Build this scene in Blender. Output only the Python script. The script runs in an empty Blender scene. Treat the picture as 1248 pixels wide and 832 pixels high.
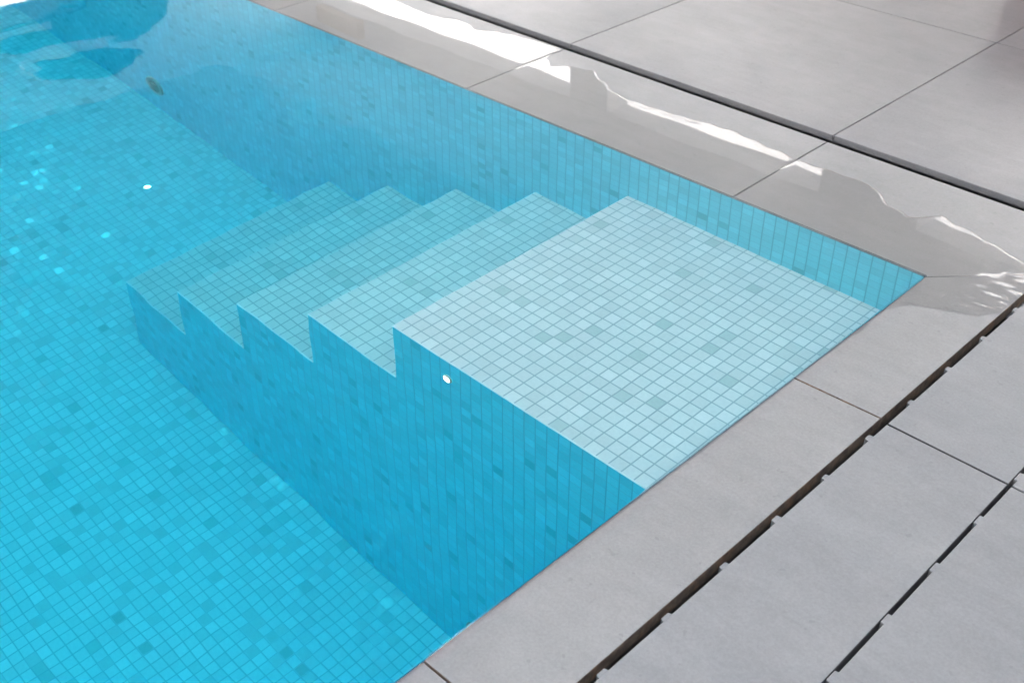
import bpy, bmesh, math, random
from mathutils import Vector, Matrix
import numpy as np

random.seed(7)
scene = bpy.context.scene
COL = scene.collection

# ---------------------------------------------------------------- measures (metres)
P, Q, T, D0, R, D = .6508, .6385, .2638, .1946, .1929, 1.262   # platform length, stair width, tread, first depth, riser, pool depth
HO = .0067                 # level of the deck and of the coping's outer edge (still water is z = 0)
WB, WF = .3321, .1448      # coping widths: long side, stair side
GB, GF = .022, .0154       # gutter gaps
C2 = .3363                 # far edge of the gutter cover
B2 = 1.0886
LX, LY = 7.0, 3.4          # pool length and width
J0, SL = -.401, .7373      # first joint along x and slab length
K0 = -.3975                # first joint along y on the stair side
TILE = .025

# ---------------------------------------------------------------- helpers
def tag(o, label=None, cat=None, group=None, kind=None):
    if label: o['label'] = label
    if cat: o['category'] = cat
    if group: o['group'] = group
    if kind: o['kind'] = kind
    return o

def link(name, me, m=None, parent=None, smooth=False):
    o = bpy.data.objects.new(name, me)
    COL.objects.link(o)
    if m: me.materials.append(m)
    if parent: o.parent = parent
    if smooth:
        me.polygons.foreach_set('use_smooth', [True] * len(me.polygons))
    return o

def empty(name, loc=(0, 0, 0)):
    o = bpy.data.objects.new(name, None)
    COL.objects.link(o)
    o.location = loc
    return o

class MB:
    """collects polygons (with uv in metres) for one mesh"""
    def __init__(s): s.v, s.f, s.uv = [], [], []
    def poly(s, pts, uv=None):
        b = len(s.v)
        s.v += [tuple(p) for p in pts]
        s.f.append(tuple(range(b, b + len(pts))))
        s.uv += uv if uv else [(p[0], p[1]) for p in pts]
    def box(s, a, b):
        x0, y0, z0 = a; x1, y1, z1 = b
        s.poly([(x0,y0,z1),(x1,y0,z1),(x1,y1,z1),(x0,y1,z1)])
        s.poly([(x0,y1,z0),(x1,y1,z0),(x1,y0,z0),(x0,y0,z0)])
        for q in ([(x0,y0),(x1,y0)],[(x1,y0),(x1,y1)],[(x1,y1),(x0,y1)],[(x0,y1),(x0,y0)]):
            (ax,ay),(bx,by) = q
            s.poly([(ax,ay,z0),(bx,by,z0),(bx,by,z1),(ax,ay,z1)],
                   [(ax+ay,z0),(bx+by,z0),(bx+by,z1),(ax+ay,z1)])
    def build(s, name, m=None, parent=None, smooth=False):
        me = bpy.data.meshes.new(name)
        me.from_pydata(s.v, [], s.f)
        l = me.uv_layers.new(name='UVMap')
        for i, q in enumerate(s.uv): l.data[i].uv = q
        me.update()
        return link(name, me, m, parent, smooth)

def node(nt, t, **k):
    n = nt.nodes.new(t)
    for a, b in k.items(): setattr(n, a, b)
    return n

def material(name):
    m = bpy.data.materials.new(name); m.use_nodes = True
    nt = m.node_tree
    return m, nt, nt.nodes['Principled BSDF']

def M(nt, op, a, b=None, c=None, clamp=False):
    n = node(nt, 'ShaderNodeMath', operation=op, use_clamp=clamp)
    for i, x in enumerate((a, b, c)):
        if x is None: continue
        if isinstance(x, (int, float)): n.inputs[i].default_value = x
        else: nt.links.new(x, n.inputs[i])
    return n.outputs[0]

def ramp(nt, fac, stops, interp='LINEAR'):
    n = node(nt, 'ShaderNodeValToRGB')
    n.color_ramp.interpolation = interp
    e = n.color_ramp.elements
    while len(e) > 1: e.remove(e[-1])
    e[0].position, e[0].color = stops[0][0], (*stops[0][1], 1)
    for p, c in stops[1:]:
        k = e.new(p); k.color = (*c, 1)
    nt.links.new(fac, n.inputs[0])
    return n.outputs[0]

def mix(nt, fac, a, b, mode='MIX'):
    n = node(nt, 'ShaderNodeMix', data_type='RGBA', blend_type=mode)
    for i, x in ((0, fac), (6, a), (7, b)):
        if isinstance(x, (int, float)): n.inputs[i].default_value = x
        elif isinstance(x, tuple): n.inputs[i].default_value = (*x, 1)
        else: nt.links.new(x, n.inputs[i])
    return n.outputs[2]

def noise(nt, vec, scale, detail=4, rough=.55, dist=0):
    n = node(nt, 'ShaderNodeTexNoise')
    n.inputs['Scale'].default_value = scale
    n.inputs['Detail'].default_value = detail
    n.inputs['Roughness'].default_value = rough
    n.inputs['Distortion'].default_value = dist
    if vec is not None: nt.links.new(vec, n.inputs['Vector'])
    return n.outputs['Fac']

# ---------------------------------------------------------------- materials
def mosaic(name, seed, bed=1.0, ior=1.35, rough=.12, tilt=.09, cast=None, glitter=False):
    m, nt, b = material(name)
    uv = node(nt, 'ShaderNodeUVMap', uv_map='UVMap').outputs[0]
    sep = node(nt, 'ShaderNodeSeparateXYZ'); nt.links.new(uv, sep.inputs[0])
    u = M(nt, 'DIVIDE', sep.outputs[0], TILE); v = M(nt, 'DIVIDE', sep.outputs[1], TILE)
    fu, fv = M(nt, 'FLOOR', u), M(nt, 'FLOOR', v)
    comb = node(nt, 'ShaderNodeCombineXYZ')
    nt.links.new(fu, comb.inputs[0]); nt.links.new(fv, comb.inputs[1]); comb.inputs[2].default_value = seed
    wn = node(nt, 'ShaderNodeTexWhiteNoise', noise_dimensions='3D'); nt.links.new(comb.outputs[0], wn.inputs[0])
    # each sheet of mosaic is laid by hand: the joints wander a little
    eu = M(nt, 'ABSOLUTE', M(nt, 'SUBTRACT', M(nt, 'FRACT', u), .5))
    ev = M(nt, 'ABSOLUTE', M(nt, 'SUBTRACT', M(nt, 'FRACT', v), .5))
    if bed < 1: ev = M(nt, 'MULTIPLY', ev, bed)
    e = M(nt, 'MAXIMUM', eu, ev)
    g = node(nt, 'ShaderNodeMapRange', interpolation_type='SMOOTHSTEP')
    g.inputs[1].default_value = .435; g.inputs[2].default_value = .462
    nt.links.new(e, g.inputs[0])
    grout = g.outputs[0]
    tint = ramp(nt, wn.outputs['Value'], [(0, (.56,.525,.52)), (.30, (.64,.585,.58)), (.62, (.60,.565,.56)), (.80, (.65,.60,.59)), (.965, (.68,.62,.615)),
                                         (.967, (.40,.43,.42)), (1, (.46,.475,.465))])
    # streaks inside the glass
    n1 = noise(nt, uv, 160, 2)
    tint = mix(nt, .10, tint, ramp(nt, n1, [(.3, (.45,.52,.53)), (.7, (.85,.88,.88))]))
    gc = (.33,.36,.37)
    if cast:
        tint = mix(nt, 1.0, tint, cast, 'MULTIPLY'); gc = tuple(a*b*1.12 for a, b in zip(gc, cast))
    col = mix(nt, grout, tint, gc)
    nt.links.new(col, b.inputs['Base Color'])
    r = node(nt, 'ShaderNodeMapRange'); nt.links.new(grout, r.inputs[0])
    r.inputs[3].default_value = rough; r.inputs[4].default_value = .75
    nt.links.new(r.outputs[0], b.inputs['Roughness'])
    b.inputs['IOR'].default_value = ior
    if glitter:      # a few tiles in a hundred carry a metallic lustre
        sp = node(nt, 'ShaderNodeSeparateColor'); nt.links.new(wn.outputs['Color'], sp.inputs[0])
        gl = M(nt, 'GREATER_THAN', M(nt, 'FRACT', M(nt, 'MULTIPLY', sp.outputs[2], 17.31)), .88)
        nt.links.new(M(nt, 'ADD', M(nt, 'MULTIPLY', gl, 1.0), ior), b.inputs['IOR'])
    # every tile sits at its own slight tilt
    geo = node(nt, 'ShaderNodeNewGeometry')
    sc = node(nt, 'ShaderNodeVectorMath', operation='SUBTRACT'); nt.links.new(wn.outputs['Color'], sc.inputs[0]); sc.inputs[1].default_value = (.5,.5,.5)
    s2 = node(nt, 'ShaderNodeVectorMath', operation='SCALE'); nt.links.new(sc.outputs[0], s2.inputs[0]); s2.inputs['Scale'].default_value = tilt
    ad = node(nt, 'ShaderNodeVectorMath', operation='ADD'); nt.links.new(geo.outputs['Normal'], ad.inputs[0]); nt.links.new(s2.outputs[0], ad.inputs[1])
    nm = node(nt, 'ShaderNodeVectorMath', operation='NORMALIZE'); nt.links.new(ad.outputs[0], nm.inputs[0])
    bump = node(nt, 'ShaderNodeBump'); bump.inputs['Strength'].default_value = .25; bump.inputs['Distance'].default_value = .002; bump.invert = True
    nt.links.new(grout, bump.inputs['Height']); nt.links.new(nm.outputs[0], bump.inputs['Normal'])
    nt.links.new(bump.outputs[0], b.inputs['Normal'])
    return m

def stone(name, base, warm, rough=.42):
    """fine porcelain paving with a soft concrete look"""
    m, nt, b = material(name)
    tc = node(nt, 'ShaderNodeTexCoord').outputs['Object']
    oi = node(nt, 'ShaderNodeObjectInfo')
    off = node(nt, 'ShaderNodeVectorMath', operation='ADD')
    sc = node(nt, 'ShaderNodeVectorMath', operation='SCALE'); sc.inputs['Scale'].default_value = 7.3
    cx = node(nt, 'ShaderNodeCombineXYZ')
    for i in range(3): nt.links.new(oi.outputs['Random'], cx.inputs[i])
    nt.links.new(cx.outputs[0], sc.inputs[0]); nt.links.new(tc, off.inputs[0]); nt.links.new(sc.outputs[0], off.inputs[1])
    v = off.outputs[0]
    cloud = noise(nt, v, 3.2, 6, .62, .8)
    mp = node(nt, 'ShaderNodeMapping'); mp.inputs['Scale'].default_value = (5, 26, 5); mp.inputs['Rotation'].default_value = (0, 0, .35)
    nt.links.new(v, mp.inputs[0])
    streak = noise(nt, mp.outputs[0], 1.0, 5, .65, 1.2)
    grain = noise(nt, v, 260, 3, .7)
    pit = noise(nt, v, 75, 2, .5)
    c = mix(nt, ramp(nt, cloud, [(.25, (0,0,0)), (.75, (1,1,1))]), tuple(x*.82 for x in base), tuple(x*1.16 for x in warm))
    blot = noise(nt, v, 13, 5, .6, .5)
    c = mix(nt, .46, c, ramp(nt, blot, [(.33, tuple(x*.80 for x in base)), (.66, tuple(x*1.2 for x in warm))]))
    c = mix(nt, .36, c, ramp(nt, streak, [(.35, tuple(x*.80 for x in base)), (.68, tuple(x*1.14 for x in base))]))
    c = mix(nt, .22, c, ramp(nt, grain, [(.35, tuple(x*.62 for x in base)), (.65, tuple(min(1, x*1.3) for x in base))]))
    c = mix(nt, ramp(nt, pit, [(.26, (.45,.45,.45)), (.31, (0,0,0))]), c, tuple(x*.66 for x in base))
    hue = mix(nt, oi.outputs['Random'], (.92,.925,.935), (1.04,1.025,1.01))
    c = mix(nt, 1.0, c, hue, 'MULTIPLY')
    nt.links.new(c, b.inputs['Base Color'])
    nt.links.new(ramp(nt, cloud, [(.3, (rough-.05,)*3), (.7, (rough+.07,)*3)]), b.inputs['Roughness'])
    b.inputs['IOR'].default_value = 1.5
    bp = node(nt, 'ShaderNodeBump'); bp.inputs['Strength'].default_value = .10; bp.inputs['Distance'].default_value = .0006
    nt.links.new(grain, bp.inputs['Height']); nt.links.new(bp.outputs[0], b.inputs['Normal'])
    return m

def plain(name, c, rough=.6, metal=0, var=.12, scale=6):
    m, nt, b = material(name)
    tc = node(nt, 'ShaderNodeTexCoord').outputs['Object']
    n = noise(nt, tc, scale, 5)
    nt.links.new(ramp(nt, n, [(.3, tuple(x*(1-var) for x in c)), (.7, tuple(min(1, x*(1+var)) for x in c))]), b.inputs['Base Color'])
    b.inputs['Roughness'].default_value = rough; b.inputs['Metallic'].default_value = metal
    return m

M_TREAD = mosaic('mosaic_tread', 1.0)
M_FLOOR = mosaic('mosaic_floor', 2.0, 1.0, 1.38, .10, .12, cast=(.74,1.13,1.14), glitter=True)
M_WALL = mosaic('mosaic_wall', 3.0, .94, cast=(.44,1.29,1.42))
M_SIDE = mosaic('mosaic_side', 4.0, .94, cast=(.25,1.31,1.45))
M_STONE = stone('coping_porcelain', (.180,.180,.180), (.188,.182,.178))
M_COVER = stone('cover_porcelain', (.172,.174,.177), (.180,.178,.176), .5)
M_DECK = stone('deck_porcelain', (.172,.168,.171), (.186,.176,.173), .45)
M_JOINT = plain('joint_mortar', (.16,.155,.15), .9, 0, .25, 40)
M_SEAL = plain('grey_sealant', (.15,.19,.19), .6)
M_TRIM = plain('edge_grout', (.72,.74,.73), .5, 0, .08, 30)
M_PVC = plain('white_plastic', (.80,.80,.79), .35)
M_STEEL = plain('worn_steel', (.52,.46,.38), .4, .2, .2, 60)
M_HOLE = plain('dark_hole', (.02,.022,.022), .6)
M_GUTTER = plain('gutter_grey', (.035,.03,.027), .8, 0, .3, 15)
M_WHITE = plain('white_plaster', (.80,.80,.79), .8, 0, .02, 2)
M_CEIL = plain('pale_ceiling', (.55,.555,.56), .8, 0, .02, 2)
M_UPPER = plain('grey_plaster', (.36,.365,.37), .8, 0, .02, 2)
M_BEIGE2 = plain('pale_rail', (.6,.62,.63), .5)
M_HOUSE = plain('added_house_render', (.34,.345,.36), .85, 0, .04, 1)
M_DARK = plain('dark_blue_grey_metal', (.045,.06,.075), .45)
M_GREY = plain('grey_cloth', (.30,.31,.32), .8)
M_WOOD = plain('reddish_wood', (.40,.18,.14), .45, 0, .3, 3)
M_BEIGE = plain('pale_wood', (.62,.50,.36), .5, 0, .1, 3)
M_CONC = plain('concrete', (.40,.39,.38), .85, 0, .1, 2)

def led():
    m, nt, b = material('lit_lens')
    b.inputs['Base Color'].default_value = (.9,.9,.9,1)
    b.inputs['Emission Color'].default_value = (1,.93,.92,1)
    b.inputs['Emission Strength'].default_value = 1.0
    return m
M_LED = led()

def rust():
    m, nt, b = material('stained_stone_edge')
    tc = node(nt, 'ShaderNodeTexCoord').outputs['Object']
    n = noise(nt, tc, 22, 6, .7)
    n2 = noise(nt, tc, 90, 3)
    c = ramp(nt, n, [(.32, (.07,.055,.045)), (.5, (.16,.12,.09)), (.62, (.22,.12,.06)), (.75, (.25,.23,.21))])
    c = mix(nt, .35, c, ramp(nt, n2, [(.4, (.05,.04,.035)), (.65, (.26,.21,.17))]))
    nt.links.new(c, b.inputs['Base Color']); b.inputs['Roughness'].default_value = .6
    return m
M_RUST = rust()
M_EDGE = plain('dark_slab_edge', (.06,.06,.062), .7, 0, .4, 30)  # gutter cover edges beside the gaps coloured dark

def water_mat():
    m = bpy.data.materials.new('pool_water'); m.use_nodes = True
    nt = m.node_tree
    nt.nodes.remove(nt.nodes['Principled BSDF'])
    out = nt.nodes['Material Output']
    g = node(nt, 'ShaderNodeBsdfGlass'); g.inputs['IOR'].default_value = 1.333; g.inputs['Roughness'].default_value = 0
    nt.links.new(g.outputs[0], out.inputs['Surface'])
    a = node(nt, 'ShaderNodeVolumeAbsorption'); a.inputs['Color'].default_value = (.0,.910,.983,1); a.inputs['Density'].default_value = 1.0
    nt.links.new(a.outputs[0], out.inputs['Volume'])
    return m
M_WATER = water_mat()

def film_mat():
    """a millimetre of water on glazed stone: a mirror by Fresnel, clear otherwise"""
    m = bpy.data.materials.new('water_film'); m.use_nodes = True
    nt = m.node_tree
    nt.nodes.remove(nt.nodes['Principled BSDF'])
    fr = node(nt, 'ShaderNodeFresnel'); fr.inputs['IOR'].default_value = 1.333
    geo = node(nt, 'ShaderNodeNewGeometry')
    fac = M(nt, 'MULTIPLY', fr.outputs[0], M(nt, 'SUBTRACT', 1.0, geo.outputs['Backfacing']))
    t = node(nt, 'ShaderNodeBsdfTransparent'); t.inputs[0].default_value = (.87,.865,.862,1)
    g = node(nt, 'ShaderNodeBsdfGlossy'); g.inputs['Roughness'].default_value = .0
    mx = node(nt, 'ShaderNodeMixShader')
    nt.links.new(fac, mx.inputs[0]); nt.links.new(t.outputs[0], mx.inputs[1]); nt.links.new(g.outputs[0], mx.inputs[2])
    nt.links.new(mx.outputs[0], nt.nodes['Material Output'].inputs['Surface'])
    return m
M_FILM = film_mat()

# ---------------------------------------------------------------- pool basin
def wall_quad(a, b, z0, z1, u0=0):
    L = math.dist(a, b)
    return [(a[0],a[1],z0),(b[0],b[1],z0),(b[0],b[1],z1),(a[0],a[1],z1)], [(u0,z0),(u0+L,z0),(u0+L,z1),(u0,z1)]

f = MB(); f.poly([(-LX,-LY,-D),(0,-LY,-D),(0,0,-D),(-LX,0,-D)], [(-LX+P,-LY+Q),(P,-LY+Q),(P,Q),(-LX+P,Q)])
tag(f.build('pool_floor', M_FLOOR), kind='structure')
ZT = -.0065
WO = .002                  # the mosaic stands two millimetres proud of the coping's face
for a, b, u in (((-LX+WO,-WO),(-WO,-WO),-LX), ((-WO,-WO),(-WO,-LY+WO),0), ((-WO,-LY+WO),(-LX+WO,-LY+WO),0), ((-LX+WO,-LY+WO),(-LX+WO,-WO),0)):
    w = MB(); w.poly(*wall_quad(a, b, -D, ZT, u)); tag(w.build('pool_wall', M_WALL), kind='structure')
w = MB(); c0, c1, zb, zt = .0002, WO-.0001, ZT-.0005, ZT+.0012
w.box((-LX+.003,-c1,zb),(-.003,-c0,zt)); w.box((-c1,-LY+.003,zb),(-c0,-.0032,zt))
w.box((-LX+.003,-LY+c0,zb),(-.003,-LY+c1,zt)); w.box((-LX+c0,-LY+.003,zb),(-LX+c1,-.0032,zt))
tag(w.build('waterline_joint', M_SEAL), kind='structure')

# ---------------------------------------------------------------- steps
CH = .0022
root = empty('pool_steps', (0,0,-D))
tag(root, 'pale mosaic staircase under water, leading down from the square platform in the pool corner', 'pool steps')
def step(k, name):
    x1 = 0 if k == 0 else -P-(k-1)*T
    x0 = -P-k*T
    z = -D0-k*R
    zn = -D if k == 4 else z-R
    y0, y1 = -Q, 0
    m = MB()
    z_ = lambda q: (q[0],q[1],q[2]+D)
    def add(pts, uv): m.poly([z_(q) for q in pts], uv)
    add([(x0+CH,y0+CH,z),(x1,y0+CH,z),(x1,y1,z),(x0+CH,y1,z)], [(CH,CH),(x1-x0,CH),(x1-x0,Q),(CH,Q)])
    top = m.build(name, M_TREAD, root)
    s = MB()
    s.poly([z_(q) for q in [(x0+CH,y0,-D),(x1+(CH if k else 0),y0,-D),(x1+(CH if k else 0),y0,z-CH),(x0+CH,y0,z-CH)]],
           [(x0+P+CH,-D),(x1+P,-D),(x1+P,z-CH),(x0+P+CH,z-CH)])
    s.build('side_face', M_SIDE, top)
    s = MB()
    s.poly([z_(q) for q in [(x0,y1,zn),(x0,y0+CH,zn),(x0,y0+CH,z-CH),(x0,y1,z-CH)]], [(0,zn-z),(Q,zn-z),(Q,0),(0,0)])
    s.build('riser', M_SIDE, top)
    s = MB()
    # chamfered nosing along the front and the side, and the corner of the riser
    s.poly([z_(q) for q in [(x0,y0+CH,z-CH),(x0+CH,y0+CH,z),(x0+CH,y1,z),(x0,y1,z-CH)]])
    s.poly([z_(q) for q in [(x0+CH,y0,z-CH),(x1,y0,z-CH),(x1,y0+CH,z),(x0+CH,y0+CH,z)]])
    s.poly([z_(q) for q in [(x0,y0+CH,z-CH),(x0+CH,y0,z-CH),(x0+CH,y0+CH,z)]])
    s.poly([z_(q) for q in [(x0,y0+CH,zn),(x0+CH,y0,zn),(x0+CH,y0,z-CH),(x0,y0+CH,z-CH)]])
    s.build('nosing', M_TRIM, top)
    return top
step(0, 'platform')
for k in range(1, 5): step(k, 'tread')

# ---------------------------------------------------------------- paving
def slab_mesh(poly, zf, thick, bev=.0016):
    bm = bmesh.new()
    top = [bm.verts.new((x, y, zf(x, y))) for x, y in poly]
    bot = [bm.verts.new((x, y, zf(x, y) - thick)) for x, y in poly]
    n = len(poly)
    tf = bm.faces.new(top); bm.faces.new(bot[::-1])
    for i in range(n):
        bm.faces.new((top[i], bot[i], bot[(i+1) % n], top[(i+1) % n]))
    bmesh.ops.recalc_face_normals(bm, faces=bm.faces[:])
    es = [e for e in bm.edges if all(v in top for v in e.verts)]
    bmesh.ops.bevel(bm, geom=es, offset=bev, segments=2, affect='EDGES', profile=.6)
    me = bpy.data.meshes.new('slab'); bm.to_mesh(me); bm.free()
    return me

def slab(name, poly, zf, mat, label, cat, group, thick=.02, edge=None):
    cx = sum(p[0] for p in poly)/len(poly); cy = sum(p[1] for p in poly)/len(poly); cz = zf(cx, cy)
    me = slab_mesh([(x-cx, y-cy) for x, y in poly], lambda x, y: zf(x+cx, y+cy)-cz, thick)
    o = link(name, me, mat); o.location = (cx, cy, cz)
    if edge:
        me.materials.append(edge)
        for p in me.polygons:
            if abs(p.normal.z) < .3: p.material_index = 1
    return tag(o, label, cat, group, 'thing')

ZI = -.0030
ZB = -.0003              # outer edge of the coping on the long side
def zback(x, y): return ZI + (ZB-ZI)*min(max(y/WB, 0), 1)
ZF = .0022
def zfront(x, y): return ZI+.0005 + (ZF-ZI-.0005)*min(max(x/WF, 0), 1)
flat = lambda x, y: HO
G = .0013   # half joint
gl = 'stone coping slabs round the pool edge'
# long side
xs = [J0 - i*SL for i in range(0, 10)]
slab('coping_slab', [(J0+G, 0), (0, 0), (WF-.0004, WF+.0014), (WF, WB), (J0+G, WB)], zback, M_STONE,
     'mitred coping slab at the pool corner, long side, streaked with bright water', 'coping slab', gl)
labs = ['wet coping slab next to the corner slab, long side, with a long white reflection',
        'wet coping slab on the long side with the biggest white reflections, near the top edge',
        'farthest grey coping slab on the long side, cut by the top edge of the picture',
        'grey coping slab on the long side past the top edge of the picture',]
for i in range(len(xs)-1):
    a, b = xs[i+1]+G, xs[i]-G
    slab('coping_slab', [(a,0),(b,0),(b,WB),(a,WB)], zback, M_STONE, labs[min(i,3)], 'coping slab', gl)
# stair side
ys = [K0 - i*SL for i in range(0, 5)]
slab('coping_slab', [(.0022,-.0006), (0, -.0030), (0, K0+G), (WF, K0+G), (WF, WF-.0034)], zfront, M_STONE,
     'mitred coping slab at the pool corner, stair side, shiny at its narrow tip', 'coping slab', gl, edge=M_RUST)
labs = ['long dry grey coping slab on the stair side beside the square platform',
        'grey coping slab on the stair side at the bottom edge of the picture']
for i in range(len(ys)-1):
    a, b = ys[i+1]+G, ys[i]-G
    slab('coping_slab', [(0,a),(0,b),(WF,b),(WF,a)][::-1], zfront, M_STONE, labs[min(i,1)], 'coping slab', gl, edge=M_RUST)
# gutter covers with little spacer nubs towards the gap
X0 = WF+GF
cov = [(K0-.0105+.0016, .332), (K0-.0105-SL, K0-.0105-.0016), (K0-.0105-2*SL, K0-.0105-SL-.002)]
labs = ['pale gutter cover slab with spacer nubs, on the stair side nearest the pool corner',
        'pale gutter cover slab with spacer nubs, long one in the lower right foreground',
        'pale gutter cover slab past the bottom edge of the picture']
NUB = [-.001 - .1122*i for i in range(-2, 18)]
for (a, b), lb in zip(cov, labs):
    o = slab('gutter_cover', [(X0,a),(C2,a),(C2,b),(X0,b)], flat, M_COVER, lb, 'gutter cover', 'gutter cover slabs along the stair side', .022, M_EDGE)
    for y in NUB:
        if a+.02 < y < b-.02:
            m = MB(); hw = .0075 + random.uniform(-.001, .001)
            l = .0062 + random.uniform(-.001, .0012)
            zt = HO-.0022
            pts = [(X0+.0012,y-hw),(X0+.0012,y+hw),(X0-l,y+hw-.002),(X0-l,y-hw+.002)]
            lo = Vector(o.location)
            tp = [Vector((x,yy,zt))-lo for x,yy in pts]; bt = [Vector((x,yy,zt-.012))-lo for x,yy in pts]
            m.poly(tp[::-1]); m.poly(bt)
            for i in range(4): m.poly([tp[i],tp[(i+1)%4],bt[(i+1)%4],bt[i]])
            m.build('spacer_nub', M_COVER, o)
# paving beyond the gutter cover: edge with long shallow slots and tabs between them
def slotted(a, b, label):
    xe = C2+.0011; xr = C2+.0056; x1 = C2+SL
    tabs = [-.3835 - .1135*i for i in range(-6, 12)]
    pts = [(x1,a),(x1,b)]
    pr = []
    for t in sorted(tabs, reverse=True):
        if a < t-.0095 and t+.0095 < b: pr.append(t)
    pts.append((xr, b))
    for t in pr: pts += [(xr,t+.0095),(xe,t+.0088),(xe,t-.0088),(xr,t-.0095)]
    pts.append((xr, a))
    bm = bmesh.new()
    cx, cy = (xe+x1)/2, (a+b)/2
    top = [bm.verts.new((x-cx,y-cy,0)) for x,y in pts]; bot = [bm.verts.new((x-cx,y-cy,-.022)) for x,y in pts]
    n = len(pts)
    bm.faces.new(top); bm.faces.new(bot[::-1])
    for i in range(n): bm.faces.new((top[i],bot[i],bot[(i+1)%n],top[(i+1)%n]))
    bmesh.ops.recalc_face_normals(bm, faces=bm.faces[:])
    tset = set(top)
    es = [e for e in bm.edges if e.verts[0] in tset and e.verts[1] in tset]
    bmesh.ops.bevel(bm, geom=es, offset=.0009, segments=1, affect='EDGES')
    me = bpy.data.meshes.new('slab'); bm.to_mesh(me); bm.free()
    o = link('paving_slab', me, M_COVER); o.location = (cx,cy,HO)
    return tag(o, label, 'paving slab', 'large paving slabs of the deck', 'thing')
slotted(K0-.0105+.0016, .332, 'grey paving slab with a slotted edge, only its corner in view at the right edge')
slotted(K0-.0105-SL, K0-.0105-.0016, 'grey paving slab with a slotted edge in the bottom right corner')
slotted(K0-.0105-2*SL, K0-.0105-SL-.002, 'grey paving slab with a slotted edge past the bottom of the picture')
# deck behind the long side
GD = 'large paving slabs of the deck'
cols = [J0+SL*i for i in range(2, -11, -1)]
rows = [(WB+GB, B2), (B2, B2+SL), (B2+SL, B2+2*SL), (B2+2*SL, B2+3*SL), (B2+3*SL, 4.88)]
near = {0:'large deck slab behind the corner coping, at the right edge of the picture', 1:'large pinkish grey deck slab behind the corner, between two thin joints', 2:'large pale deck slab with bluish sheen, at the top centre behind the wide gap',
        3:'large pale deck slab farthest along the gap, only its tip below the top edge'}
for ri, (a, b) in enumerate(rows):
    for ci in range(len(cols)-1):
        x1, x0 = cols[ci], cols[ci+1]
        lb = 'grey deck slab out of the picture behind the long side'
        if ri == 0 and ci in (1,2,3,4): lb = {1:near[0],2:near[1],3:near[2],4:near[3]}[ci]
        if ri == 1 and ci in (1,2): lb = {1:'brownish deck slab in the top right corner of the picture', 2:'pinkish deck slab in the second row, cut off by the top edge of the picture'}[ci]
        slab('paving_slab', [(x0+G,a+G*(ri>0)),(x1-G,a+G*(ri>0)),(x1-G,b-G),(x0+G,b-G)], flat, M_DECK, lb, 'paving slab', GD, .013)

# bed under the paving, gutter channels
m = MB()
for a, b in [((-LX-1.6, .012, -.30), (C2+4, WB-.030, -.024)), ((-LX-1.6, WB+GB+.04, -.30), (C2+4, 4.9, HO-.0135)),
             ((.012, -LY-2, -.30), (WF-.030, .012, -.024)), ((WF+GF+.02, -LY-2, -.30), (C2+4, .012, HO-.026)),
             ((-LX-1.6, -LY-2, -.30), (-LX-.02, .012, -.012)), ((-LX-.02, -LY-2, -.30), (.012, -LY-.02, -.012))]:
    m.box(a, b)
tag(m.build('paving_bed', M_JOINT), kind='structure')
m = MB()
m.box((-LX-1.6, WB-.030, -.30), (C2+4, WB+GB+.039, -.20)); m.box((WF-.030, -LY-2, -.30), (WF+GF+.02, WB-.03, -.201))
tag(m.build('gutter_channel', M_GUTTER), kind='structure')

# ---------------------------------------------------------------- fittings in the pool
def disc(name, r0, r1, z0, z1, mat, parent, seg=28, cap=True):
    bm = bmesh.new()
    def ring(r, z): return [bm.verts.new((r*math.cos(i/seg*2*math.pi), r*math.sin(i/seg*2*math.pi), z)) for i in range(seg)]
    prof = [(r1,z0),(r1,z1*.6+z0*.4),(r1*.93,z1)]
    if r0 > 0: prof += [(r0,z1),(r0,z0)]
    rings = [ring(*p) for p in prof]
    for A, B in zip(rings, rings[1:]):
        for i in range(seg): bm.faces.new((A[i],A[(i+1)%seg],B[(i+1)%seg],B[i]))
    if r0 <= 0: bm.faces.new(rings[-1])
    bmesh.ops.recalc_face_normals(bm, faces=bm.faces[:])
    me = bpy.data.meshes.new(name); bm.to_mesh(me); bm.free()
    return link(name, me, mat, parent)
def spot(loc, rot, label, r):
    e = empty('underwater_light', loc); e.rotation_euler = rot
    tag(e, label, 'pool light', 'small lit pool lights')
    disc('rim', r*.80, r*1.12, 0, .003, M_STEEL, e)
    disc('lens', 0, r*.80, 0, .0025, M_LED, e)
    return e
spot((-.507,-Q-.0005,-.256), (math.pi/2,0,0), 'tiny round white light set into the side of the square platform under water', .0095)
spot((-2.26,-.266,-D+.0005), (0,0,0), 'tiny round white light set into the pool floor left of the steps', .0125)
e = empty('wall_nozzle', (-2.61,-.0005,-1.105)); e.rotation_euler = (math.pi/2,0,0)
tag(e, 'small brownish round nozzle low on the long pool wall near the far left', 'pool nozzle')
disc('flange', .03, .05, 0, .006, M_STEEL, e); disc('grille', 0, .03, 0, .004, M_HOLE, e)
for i in range(3): 
    mm = MB(); mm.box((-.028,-.018+.014*i,.0041),(.028,-.012+.014*i,.0065)); mm.build('bar', M_STEEL, e)
e = empty('suction_fitting', (-.455,-Q-.0005,-1.14)); e.rotation_euler = (math.pi/2,0,0)
tag(e, 'dark round fitting low on the staircase side, half hidden behind the coping at the bottom', 'pool fitting')
disc('flange', .016, .026, 0, .005, M_STEEL, e); disc('grille', 0, .016, 0, .003, M_HOLE, e)

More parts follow.
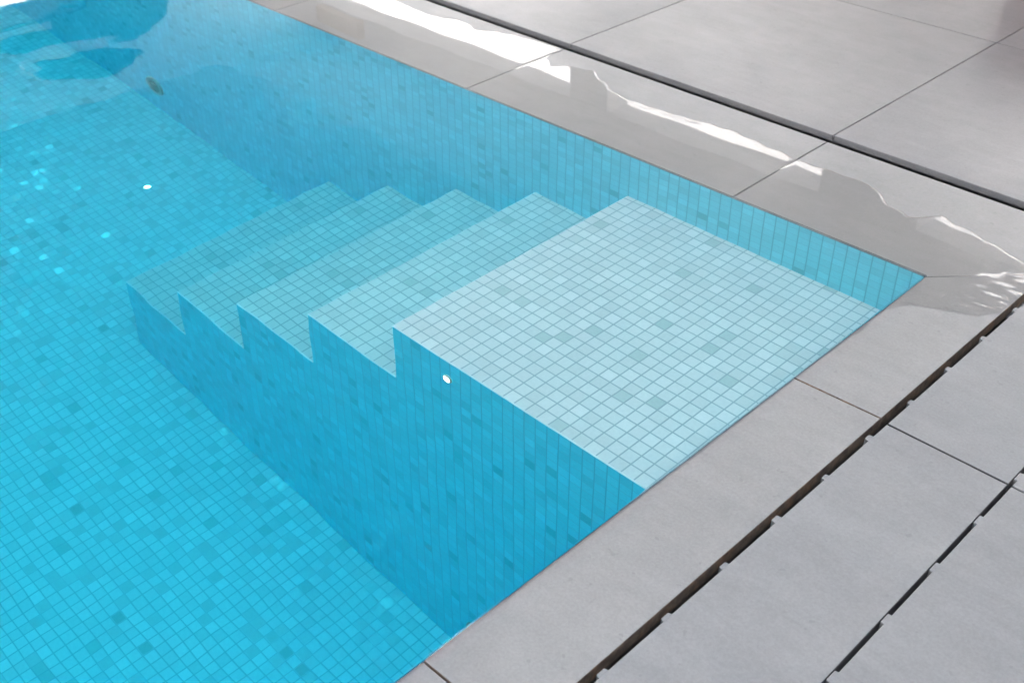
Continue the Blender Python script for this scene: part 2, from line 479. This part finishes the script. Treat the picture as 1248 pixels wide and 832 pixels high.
# ---------------------------------------------------------------- water: still pool, thin film running over the coping
rng = np.random.RandomState(3)
def wob(t, amps, freqs, seed):
    r = np.random.RandomState(seed); o = np.zeros_like(t)
    for a, fq in zip(amps, freqs):
        for _ in range(3): o = o + a*np.sin(fq*t*(.7+.6*r.rand())+r.rand()*6.28)/1.7
    return o
FX = np.array([-9,-3.2,-2.6,-2.0,-1.80,-1.63,-1.50,-1.44,-1.40,-1.33,-1.22,-1.145,-1.13,-1.09,-1.06,-1.006,-.937,-.849,-.776,-.66,-.537,-.43,-.392,-.333,-.239,-.16,-.123,-.08,-.004,.058,.098,.15])
FY = np.array([.28,.28,.29,.29,.285,.263,.280,.288,.270,.310,.322,.326,.262,.236,.262,.280,.245,.216,.210,.232,.240,.222,.218,.230,.225,.178,.172,.212,.191,.172,.161,.150])
def yshore(x): return np.interp(x, FX, FY) + wob(x, [.004,.0025], [38,110], 1)
SX = np.array([-6,-1.2,-.9,-.6,-.4,-.28,-.14,-.10,-.06,0,.2])
SV = np.array([.006,.006,.006,.006,.006,.006,.008,.030,.125,.150,.160])
def xshore(y): return np.interp(y, SX, SV) + wob(y, [.003,.002], [30,90], 2)*np.clip((y+.3)/.15, .25, 1)
def np_coping(x, y):
    zb = ZI + (ZB-ZI)*np.clip(y/WB,0,1); zf = ZI+.0005+(ZF-ZI-.0005)*np.clip(x/WF,0,1)
    return np.where((y > x) & (y > 0), zb, np.where(x > 0, zf, ZI))
def surface(X, Y):
    """height of the water and distance inside the film's edge"""
    back = Y >= X
    dist = np.where(back, yshore(X)-Y, xshore(Y)-X)
    inside = (X <= .0013) & (Y <= .0013)
    dist = np.where(inside, 1.0, dist)
    cop = np_coping(X, Y)
    d = np.clip(dist/.0045, 0, 1)
    amp = .0009 + .0006*np.clip(wob(X+Y*.7, [.6,.5], [9,31], 5), -1, 1)      # the film's rim is thick here, thin there
    bul = amp*np.sqrt(d*(2-d)) + np.clip(dist, 0, 1)*.12
    g2 = lambda x0, y0, sx, sy, a: a*np.exp(-((X-x0)/sx)**2-((Y-y0)/sy)**2)
    # gentle swell: nearly still near the steps, stirred by the inlet at the far end
    calm = 1-.75*np.clip((-1.3-X)/.6, 0, 1)
    rip = .00016*np.sin(5.1*X+2.2*Y+1.0)*np.cos(3.3*Y-1.4*X) + .00005*np.sin(13*X-9*Y+.4) + calm*(.00010*np.sin(47*X+29*Y)*np.sin(17*X-31*Y+.7) + .00006*np.sin(71*Y-38*X+1.9)*np.cos(23*X+9*Y))
    far = np.clip((-1.75-X)/.8, 0, 1)
    rip = rip + far*(.00012*np.sin(9*X+5*Y+.5)+.00006*np.sin(23*X-15*Y)+.00002*np.sin(51*X+33*Y+1.2))
    rip = rip - g2(-1.93,-.52,.15,.17,.0020)
    rip = rip*np.clip(-Y/.05,0,1)*np.clip(-X/.1,0,1)
    film = .00007*np.sin(7*X+11*Y+.6)+.000012*np.sin(29*X-25*Y+2.0)
    corner = np.clip((X-.05)/.05,0,1)*np.clip((.14-Y)/.05,0,1)
    film = film + corner*(.00014*np.sin(150*Y+60*X)+.00007*np.sin(290*Y-90*X+1))
    for k in range(4):
        film = film - .00045*np.exp(-((X-(J0-k*SL)-.001)/.0035)**2)*np.clip((Y-.16)/.03,0,1)
    film = film*np.clip(np.maximum(X,Y)/.04,0,1)*np.clip(dist/.02,0,1)
    h = np.minimum(np.maximum(0, cop+.0007), cop+bul) + film
    h = np.where(inside, rip, h)
    h = np.where(dist <= 0, cop-.002+np.clip(dist,-.02,0)*.2, h)
    return h, dist

def grid(gx, gy):
    X, Y = np.meshgrid(gx, gy, indexing='ij')
    h, dist = surface(X, Y)
    v = np.stack([X,Y,h],-1).reshape(-1,3)
    idx = np.arange(X.size).reshape(X.shape)
    f = np.stack([idx[:-1,:-1],idx[1:,:-1],idx[1:,1:],idx[:-1,1:]],-1)
    return v, idx, f, X, Y, dist

# the pool itself, one closed body of water
gx = np.concatenate([np.arange(-LX-.02,-3.2,.06), np.arange(-3.2,-.02,.012), [-.012,0,.0012]])
gy = np.concatenate([np.arange(-LY-.02,-1.5,.06), np.arange(-1.5,-.02,.012), [-.012,0,.0012]])
verts, idx, f, X, Y, dist = grid(gx, gy)
ring = np.concatenate([idx[:,0], idx[-1,1:], idx[-2::-1,-1], idx[0,-2:0:-1]])
nb = len(ring); base = len(verts)
bot = verts[ring].copy(); bot[:,2] = -D-.05
verts = np.concatenate([verts, bot])
fl = [tuple(q) for q in f.reshape(-1,4).tolist()]; nt_ = len(fl)
for i in range(nb):
    j = (i+1) % nb
    fl.append((int(ring[j]), int(ring[i]), base+i, base+j))
fl.append(tuple(base+i for i in range(nb-1,-1,-1)))
me = bpy.data.meshes.new('water'); me.from_pydata(verts.tolist(), [], fl); me.update()
me.polygons.foreach_set('use_smooth', [True]*nt_+[False]*(len(fl)-nt_))
tag(link('water', me, M_WATER), kind='structure')

# the thin film lying on the coping
gx = np.concatenate([np.arange(-3.2,-2.0,.012), np.arange(-2.0,.1455,.004)] + [np.arange(J0-k*SL-.014, J0-k*SL+.016, .0012) for k in range(2)])
gx = np.unique(np.round(np.concatenate([gx, [.0012]]), 4))
gy = np.concatenate([np.arange(-1.5,-.3,.012), np.arange(-.3,-.001,.004), np.arange(.0012,.334,.0035)])
verts, idx, f, X, Y, dist = grid(gx, gy)
wet = dist > -.004
cell = wet[:-1,:-1] | wet[1:,:-1] | wet[1:,1:] | wet[:-1,1:]
xm = (X[:-1,:-1]+X[1:,1:])/2; ym = (Y[:-1,:-1]+Y[1:,1:])/2
cell &= ((xm > .0012) | (ym > .0012)) & (xm < WF-.001) & (ym < WB-.001)
fs = f[cell].reshape(-1,4)
used = np.unique(fs); remap = -np.ones(len(verts), int); remap[used] = np.arange(len(used))
me = bpy.data.meshes.new('water_film'); me.from_pydata(verts[used].tolist(), [], remap[fs].tolist()); me.update()
me.polygons.foreach_set('use_smooth', [True]*len(me.polygons))
tag(link('water_film', me, M_FILM), kind='structure')

# ---------------------------------------------------------------- the pool hall round it (seen in reflections, lets the daylight in)
def wallbox(name, boxes, mat, label, cat='wall'):
    m = MB()
    for a, b in boxes: m.box(a, b)
    return tag(m.build(name, mat), label, cat, None, 'thing')
XE, YW, XR, YS = -8.5, 4.9, 4.2, -5.6
wallbox('house_wall', [((XE-.2,YW,2.76),(XR,YW+.25,3.2)), ((-5.20,YW,0),(-4.80,YW+.25,2.76)), ((-2.85,YW,1.45),(-2.10,YW+.25,2.76)), ((-4.80,YW,0),(XR,YW+.25,1.45)), ((1.6,YW,1.45),(XR,YW+.25,2.76))], M_WHITE,
        'long white wall with windows beyond the deck, seen only in reflections')
wallbox('wood_cladding', [((-3.4,YW-.06,.02),(XR,YW-.003,1.44))], M_WOOD, 'reddish brown wood panelling under the windows, seen as a warm sheen on the deck', 'panelling')
e = empty('added_wooden_bench', (.55,1.75,HO))  # bench added out of view to darken and redden the deck corner
tag(e, 'low reddish wooden bench added past the top right corner of the picture to darken the deck', 'bench')
mm = MB(); mm.box((-1.12,-.30,.26),(1.1,.30,.31)); mm.build('seat', M_WOOD, e)
mm = MB(); mm.box((-1.10,-.285,.05),(1.08,-.255,.259)); mm.build('front_panel', M_WOOD, e)
for lx in (-1.08, .98):
    for ly in (-.25, .18):
        mm = MB(); mm.box((lx,ly,0),(lx+.07,ly+.07,.259)); mm.build('leg', M_WOOD, e)
wallbox('wood_beam', [((XE+.003,YW-.09,2.77),(-7.86,YW-.003,2.95))], M_BEIGE, 'pale wood beam over the window, a beige reflection on the wet coping', 'beam')
wallbox('end_wall', [((XE-.2,2.9,0),(XE,YW-.002,3.2)), ((XE-.2,YS,2.20),(XE,2.898,3.2))], M_WHITE, 'white end wall with a wide opening, seen in the water at the far left')
# dark frame of the opening with a rounded upper corner, a pale trim along its top, a blind and a pale rail
prof = [(YS,2.17),(2.45,2.17),(2.45,0),(3.19,0),(3.19,2.28),(3.13,2.40),(3.02,2.51),(2.89,2.59),(2.70,2.62),(2.45,2.615),(2.2,2.57),(2.0,2.52),(1.82,2.47),(1.65,2.38),(1.4,2.32),(YS,2.28)]
bm = bmesh.new()
fa = [bm.verts.new((XE+.12,y,z)) for y,z in prof]; ba = [bm.verts.new((XE+.003,y,z)) for y,z in prof]
bm.faces.new(fa); bm.faces.new(ba[::-1])
for q in range(len(prof)): bm.faces.new((fa[q],ba[q],ba[(q+1)%len(prof)],fa[(q+1)%len(prof)]))
bmesh.ops.recalc_face_normals(bm, faces=bm.faces[:])
me = bpy.data.meshes.new('opening_frame'); bm.to_mesh(me); bm.free()
fr_o = tag(link('opening_frame', me, M_DARK), 'dark rounded frame of the wide end opening, the curved dark reflection in the water', 'frame', None, 'thing')
m = MB(); m.box((XE+.121,YS,2.205),(XE+.13,2.12,2.285)); m.build('rail', M_BEIGE2, fr_o)
m = MB(); top = [p for p in prof[10:-1]]
for (y0,z0),(y1,z1) in zip(top, top[1:]):
    m.poly([(XE+.125,y0,z0),(XE+.125,y1,z1),(XE+.125,y1,z1+.03),(XE+.125,y0,z0+.03)])
m.build('trim', M_WHITE, fr_o)
wallbox('blind', [((XE+.01,YS,2.045),(XE+.06,2.448,2.168))], M_GREY, 'pale grey rolled blind in the wide opening, a grey band reflected in the water', 'blind')
wallbox('side_wall', [((XR,YS,0),(XR+.2,YW+.25,3.2))], M_WHITE, 'plain white wall behind the viewer on the stair side')
wallbox('rear_wall', [((XE-.2,YS-.2,0),(XR,YS-.002,3.2))], M_WHITE, 'plain white wall behind the viewer')
m = MB(); m.box((XE+.001,3.631,3.13),(XR-.001,YW-.001,3.198)); tag(m.build('ceiling', M_WHITE), kind='structure')
m = MB(); # two unseen skylight shafts, added so daylight falls straight down into the pool
SKY = [(-1.6, 2.6, -1.20, .75, 4.1), (-4.8, 2.6, -3.7, -1.35, 4.3)]
cut_x = sorted({XE, XR} | {v for q in SKY for v in q[:2]}); cut_y = sorted({YS, 3.63} | {v for q in SKY for v in q[2:4]})
for x0, x1 in zip(cut_x, cut_x[1:]):
    for y0, y1 in zip(cut_y, cut_y[1:]):
        xm, ym = (x0+x1)/2, (y0+y1)/2
        if not any(q[0] < xm < q[1] and q[2] < ym < q[3] for q in SKY): m.box((x0,y0,3.0),(x1,y1,3.1))
m.box((XE-.2,YS-.2,3.2),(-5.75,YW+.25,3.35)); m.box((3.15,YS-.2,3.2),(XR+.2,YW+.25,3.35))
m.box((-5.75,YS-.2,3.2),(3.15,-4.45,3.35)); m.box((-5.75,.95,3.2),(3.15,YW+.25,3.35)); m.box((-5.75,-1.2,3.2),(-1.75,.95,3.35))
tag(m.build('ceiling', M_CEIL), kind='structure')
for (x0, x1, y0, y1, zh), lb in zip(SKY, ('white open skylight shaft added above the steps for top light, out of the picture',
                                          'long white open skylight shaft added above the pool for fill light, out of the picture')):
    m = MB(); t = .07
    m.box((x0-t,y0-t,3.101),(x0,y1+t,zh)); m.box((x1,y0-t,3.101),(x1+t,y1+t,zh)); m.box((x0,y0-t,3.101),(x1,y0,zh)); m.box((x0,y1,3.101),(x1,y1+t,zh))
    tag(m.build('added_skylight_shaft', M_WHITE), lb, 'added skylight', 'added skylight shafts over the pool', 'thing')
m = MB(); m.box((-60,-60,-.5),(60,YS-.2,-.05)); m.box((-60,YW+.25,-.5),(60,60,-.05)); m.box((-60,YS-.2,-.5),(XE-.2,YW+.25,-.05))
tag(m.build('ground', M_CONC), kind='structure')

wallbox('added_house_front', [((-30,14,-.05),(8,15,14.0))], M_HOUSE, 'pale sunlit house front added outside the windows to brighten the reflections', 'added house front')  # unseen house fronts added as sunlit reflectors outside the openings
wallbox('added_house_front', [((-18.5,-9,-.05),(-17.5,12,6.0))], M_HOUSE, 'pale house front added beyond the far end to whiten the reflection in the water corner', 'added house front')

# ---------------------------------------------------------------- camera
cam = bpy.data.cameras.new('camera'); co = bpy.data.objects.new('camera', cam); COL.objects.link(co)
fw = Vector((-.57624,.57736,-.57844)); rt = Vector((.7091,.7051,-.00263)); up = Vector((-.40634,.41169,.81572))
mat = Matrix((rt, up, -fw)).transposed().to_4x4(); mat.translation = (.6625,-1.6558,1.0283)
co.matrix_world = mat
cam.sensor_width = 36; cam.lens = 1391.41/1248*36; cam.clip_start = .02; cam.clip_end = 500
cam.dof.use_dof = True; cam.dof.focus_distance = 1.6; cam.dof.aperture_fstop = 9.0
scene.camera = co

# ---------------------------------------------------------------- light
W = bpy.data.worlds.new('World'); scene.world = W; W.use_nodes = True
nt = W.node_tree; bg = nt.nodes['Background']
sky = node(nt, 'ShaderNodeTexSky', sky_type='NISHITA'); sky.sun_disc = False
EL, AZ = math.radians(19), math.radians(152)
sky.sun_elevation = EL; sky.sun_rotation = AZ; sky.dust_density = 4.0; sky.air_density = 1.0
hs = node(nt, 'ShaderNodeHueSaturation'); hs.inputs['Saturation'].default_value = .6
nt.links.new(sky.outputs[0], hs.inputs['Color']); nt.links.new(hs.outputs[0], bg.inputs[0])
bg.inputs[1].default_value = .15
sun = bpy.data.lights.new('sun', 'SUN'); so = bpy.data.objects.new('sun', sun); COL.objects.link(so)
sun.energy = 3.0; sun.angle = math.radians(.5); sun.color = (1,.985,.96)
sd = Vector((math.cos(EL)*math.sin(AZ), math.cos(EL)*math.cos(AZ), math.sin(EL)))
so.rotation_euler = sd.to_track_quat('Z','Y').to_euler()

# ---------------------------------------------------------------- render settings
vs = scene.view_settings
vs.view_transform = 'Standard'; vs.look = 'None'; vs.gamma = 1; vs.exposure = 3.82
cy = scene.cycles
cy.max_bounces = 14; cy.diffuse_bounces = 8; cy.glossy_bounces = 6; cy.transmission_bounces = 12; cy.volume_bounces = 0
cy.caustics_reflective = True; cy.caustics_refractive = True; cy.blur_glossy = .3
cy.sample_clamp_indirect = 12; cy.use_denoising = True
try: cy.denoiser = 'OPENIMAGEDENOISE'
except Exception: pass
cy.use_adaptive_sampling = False
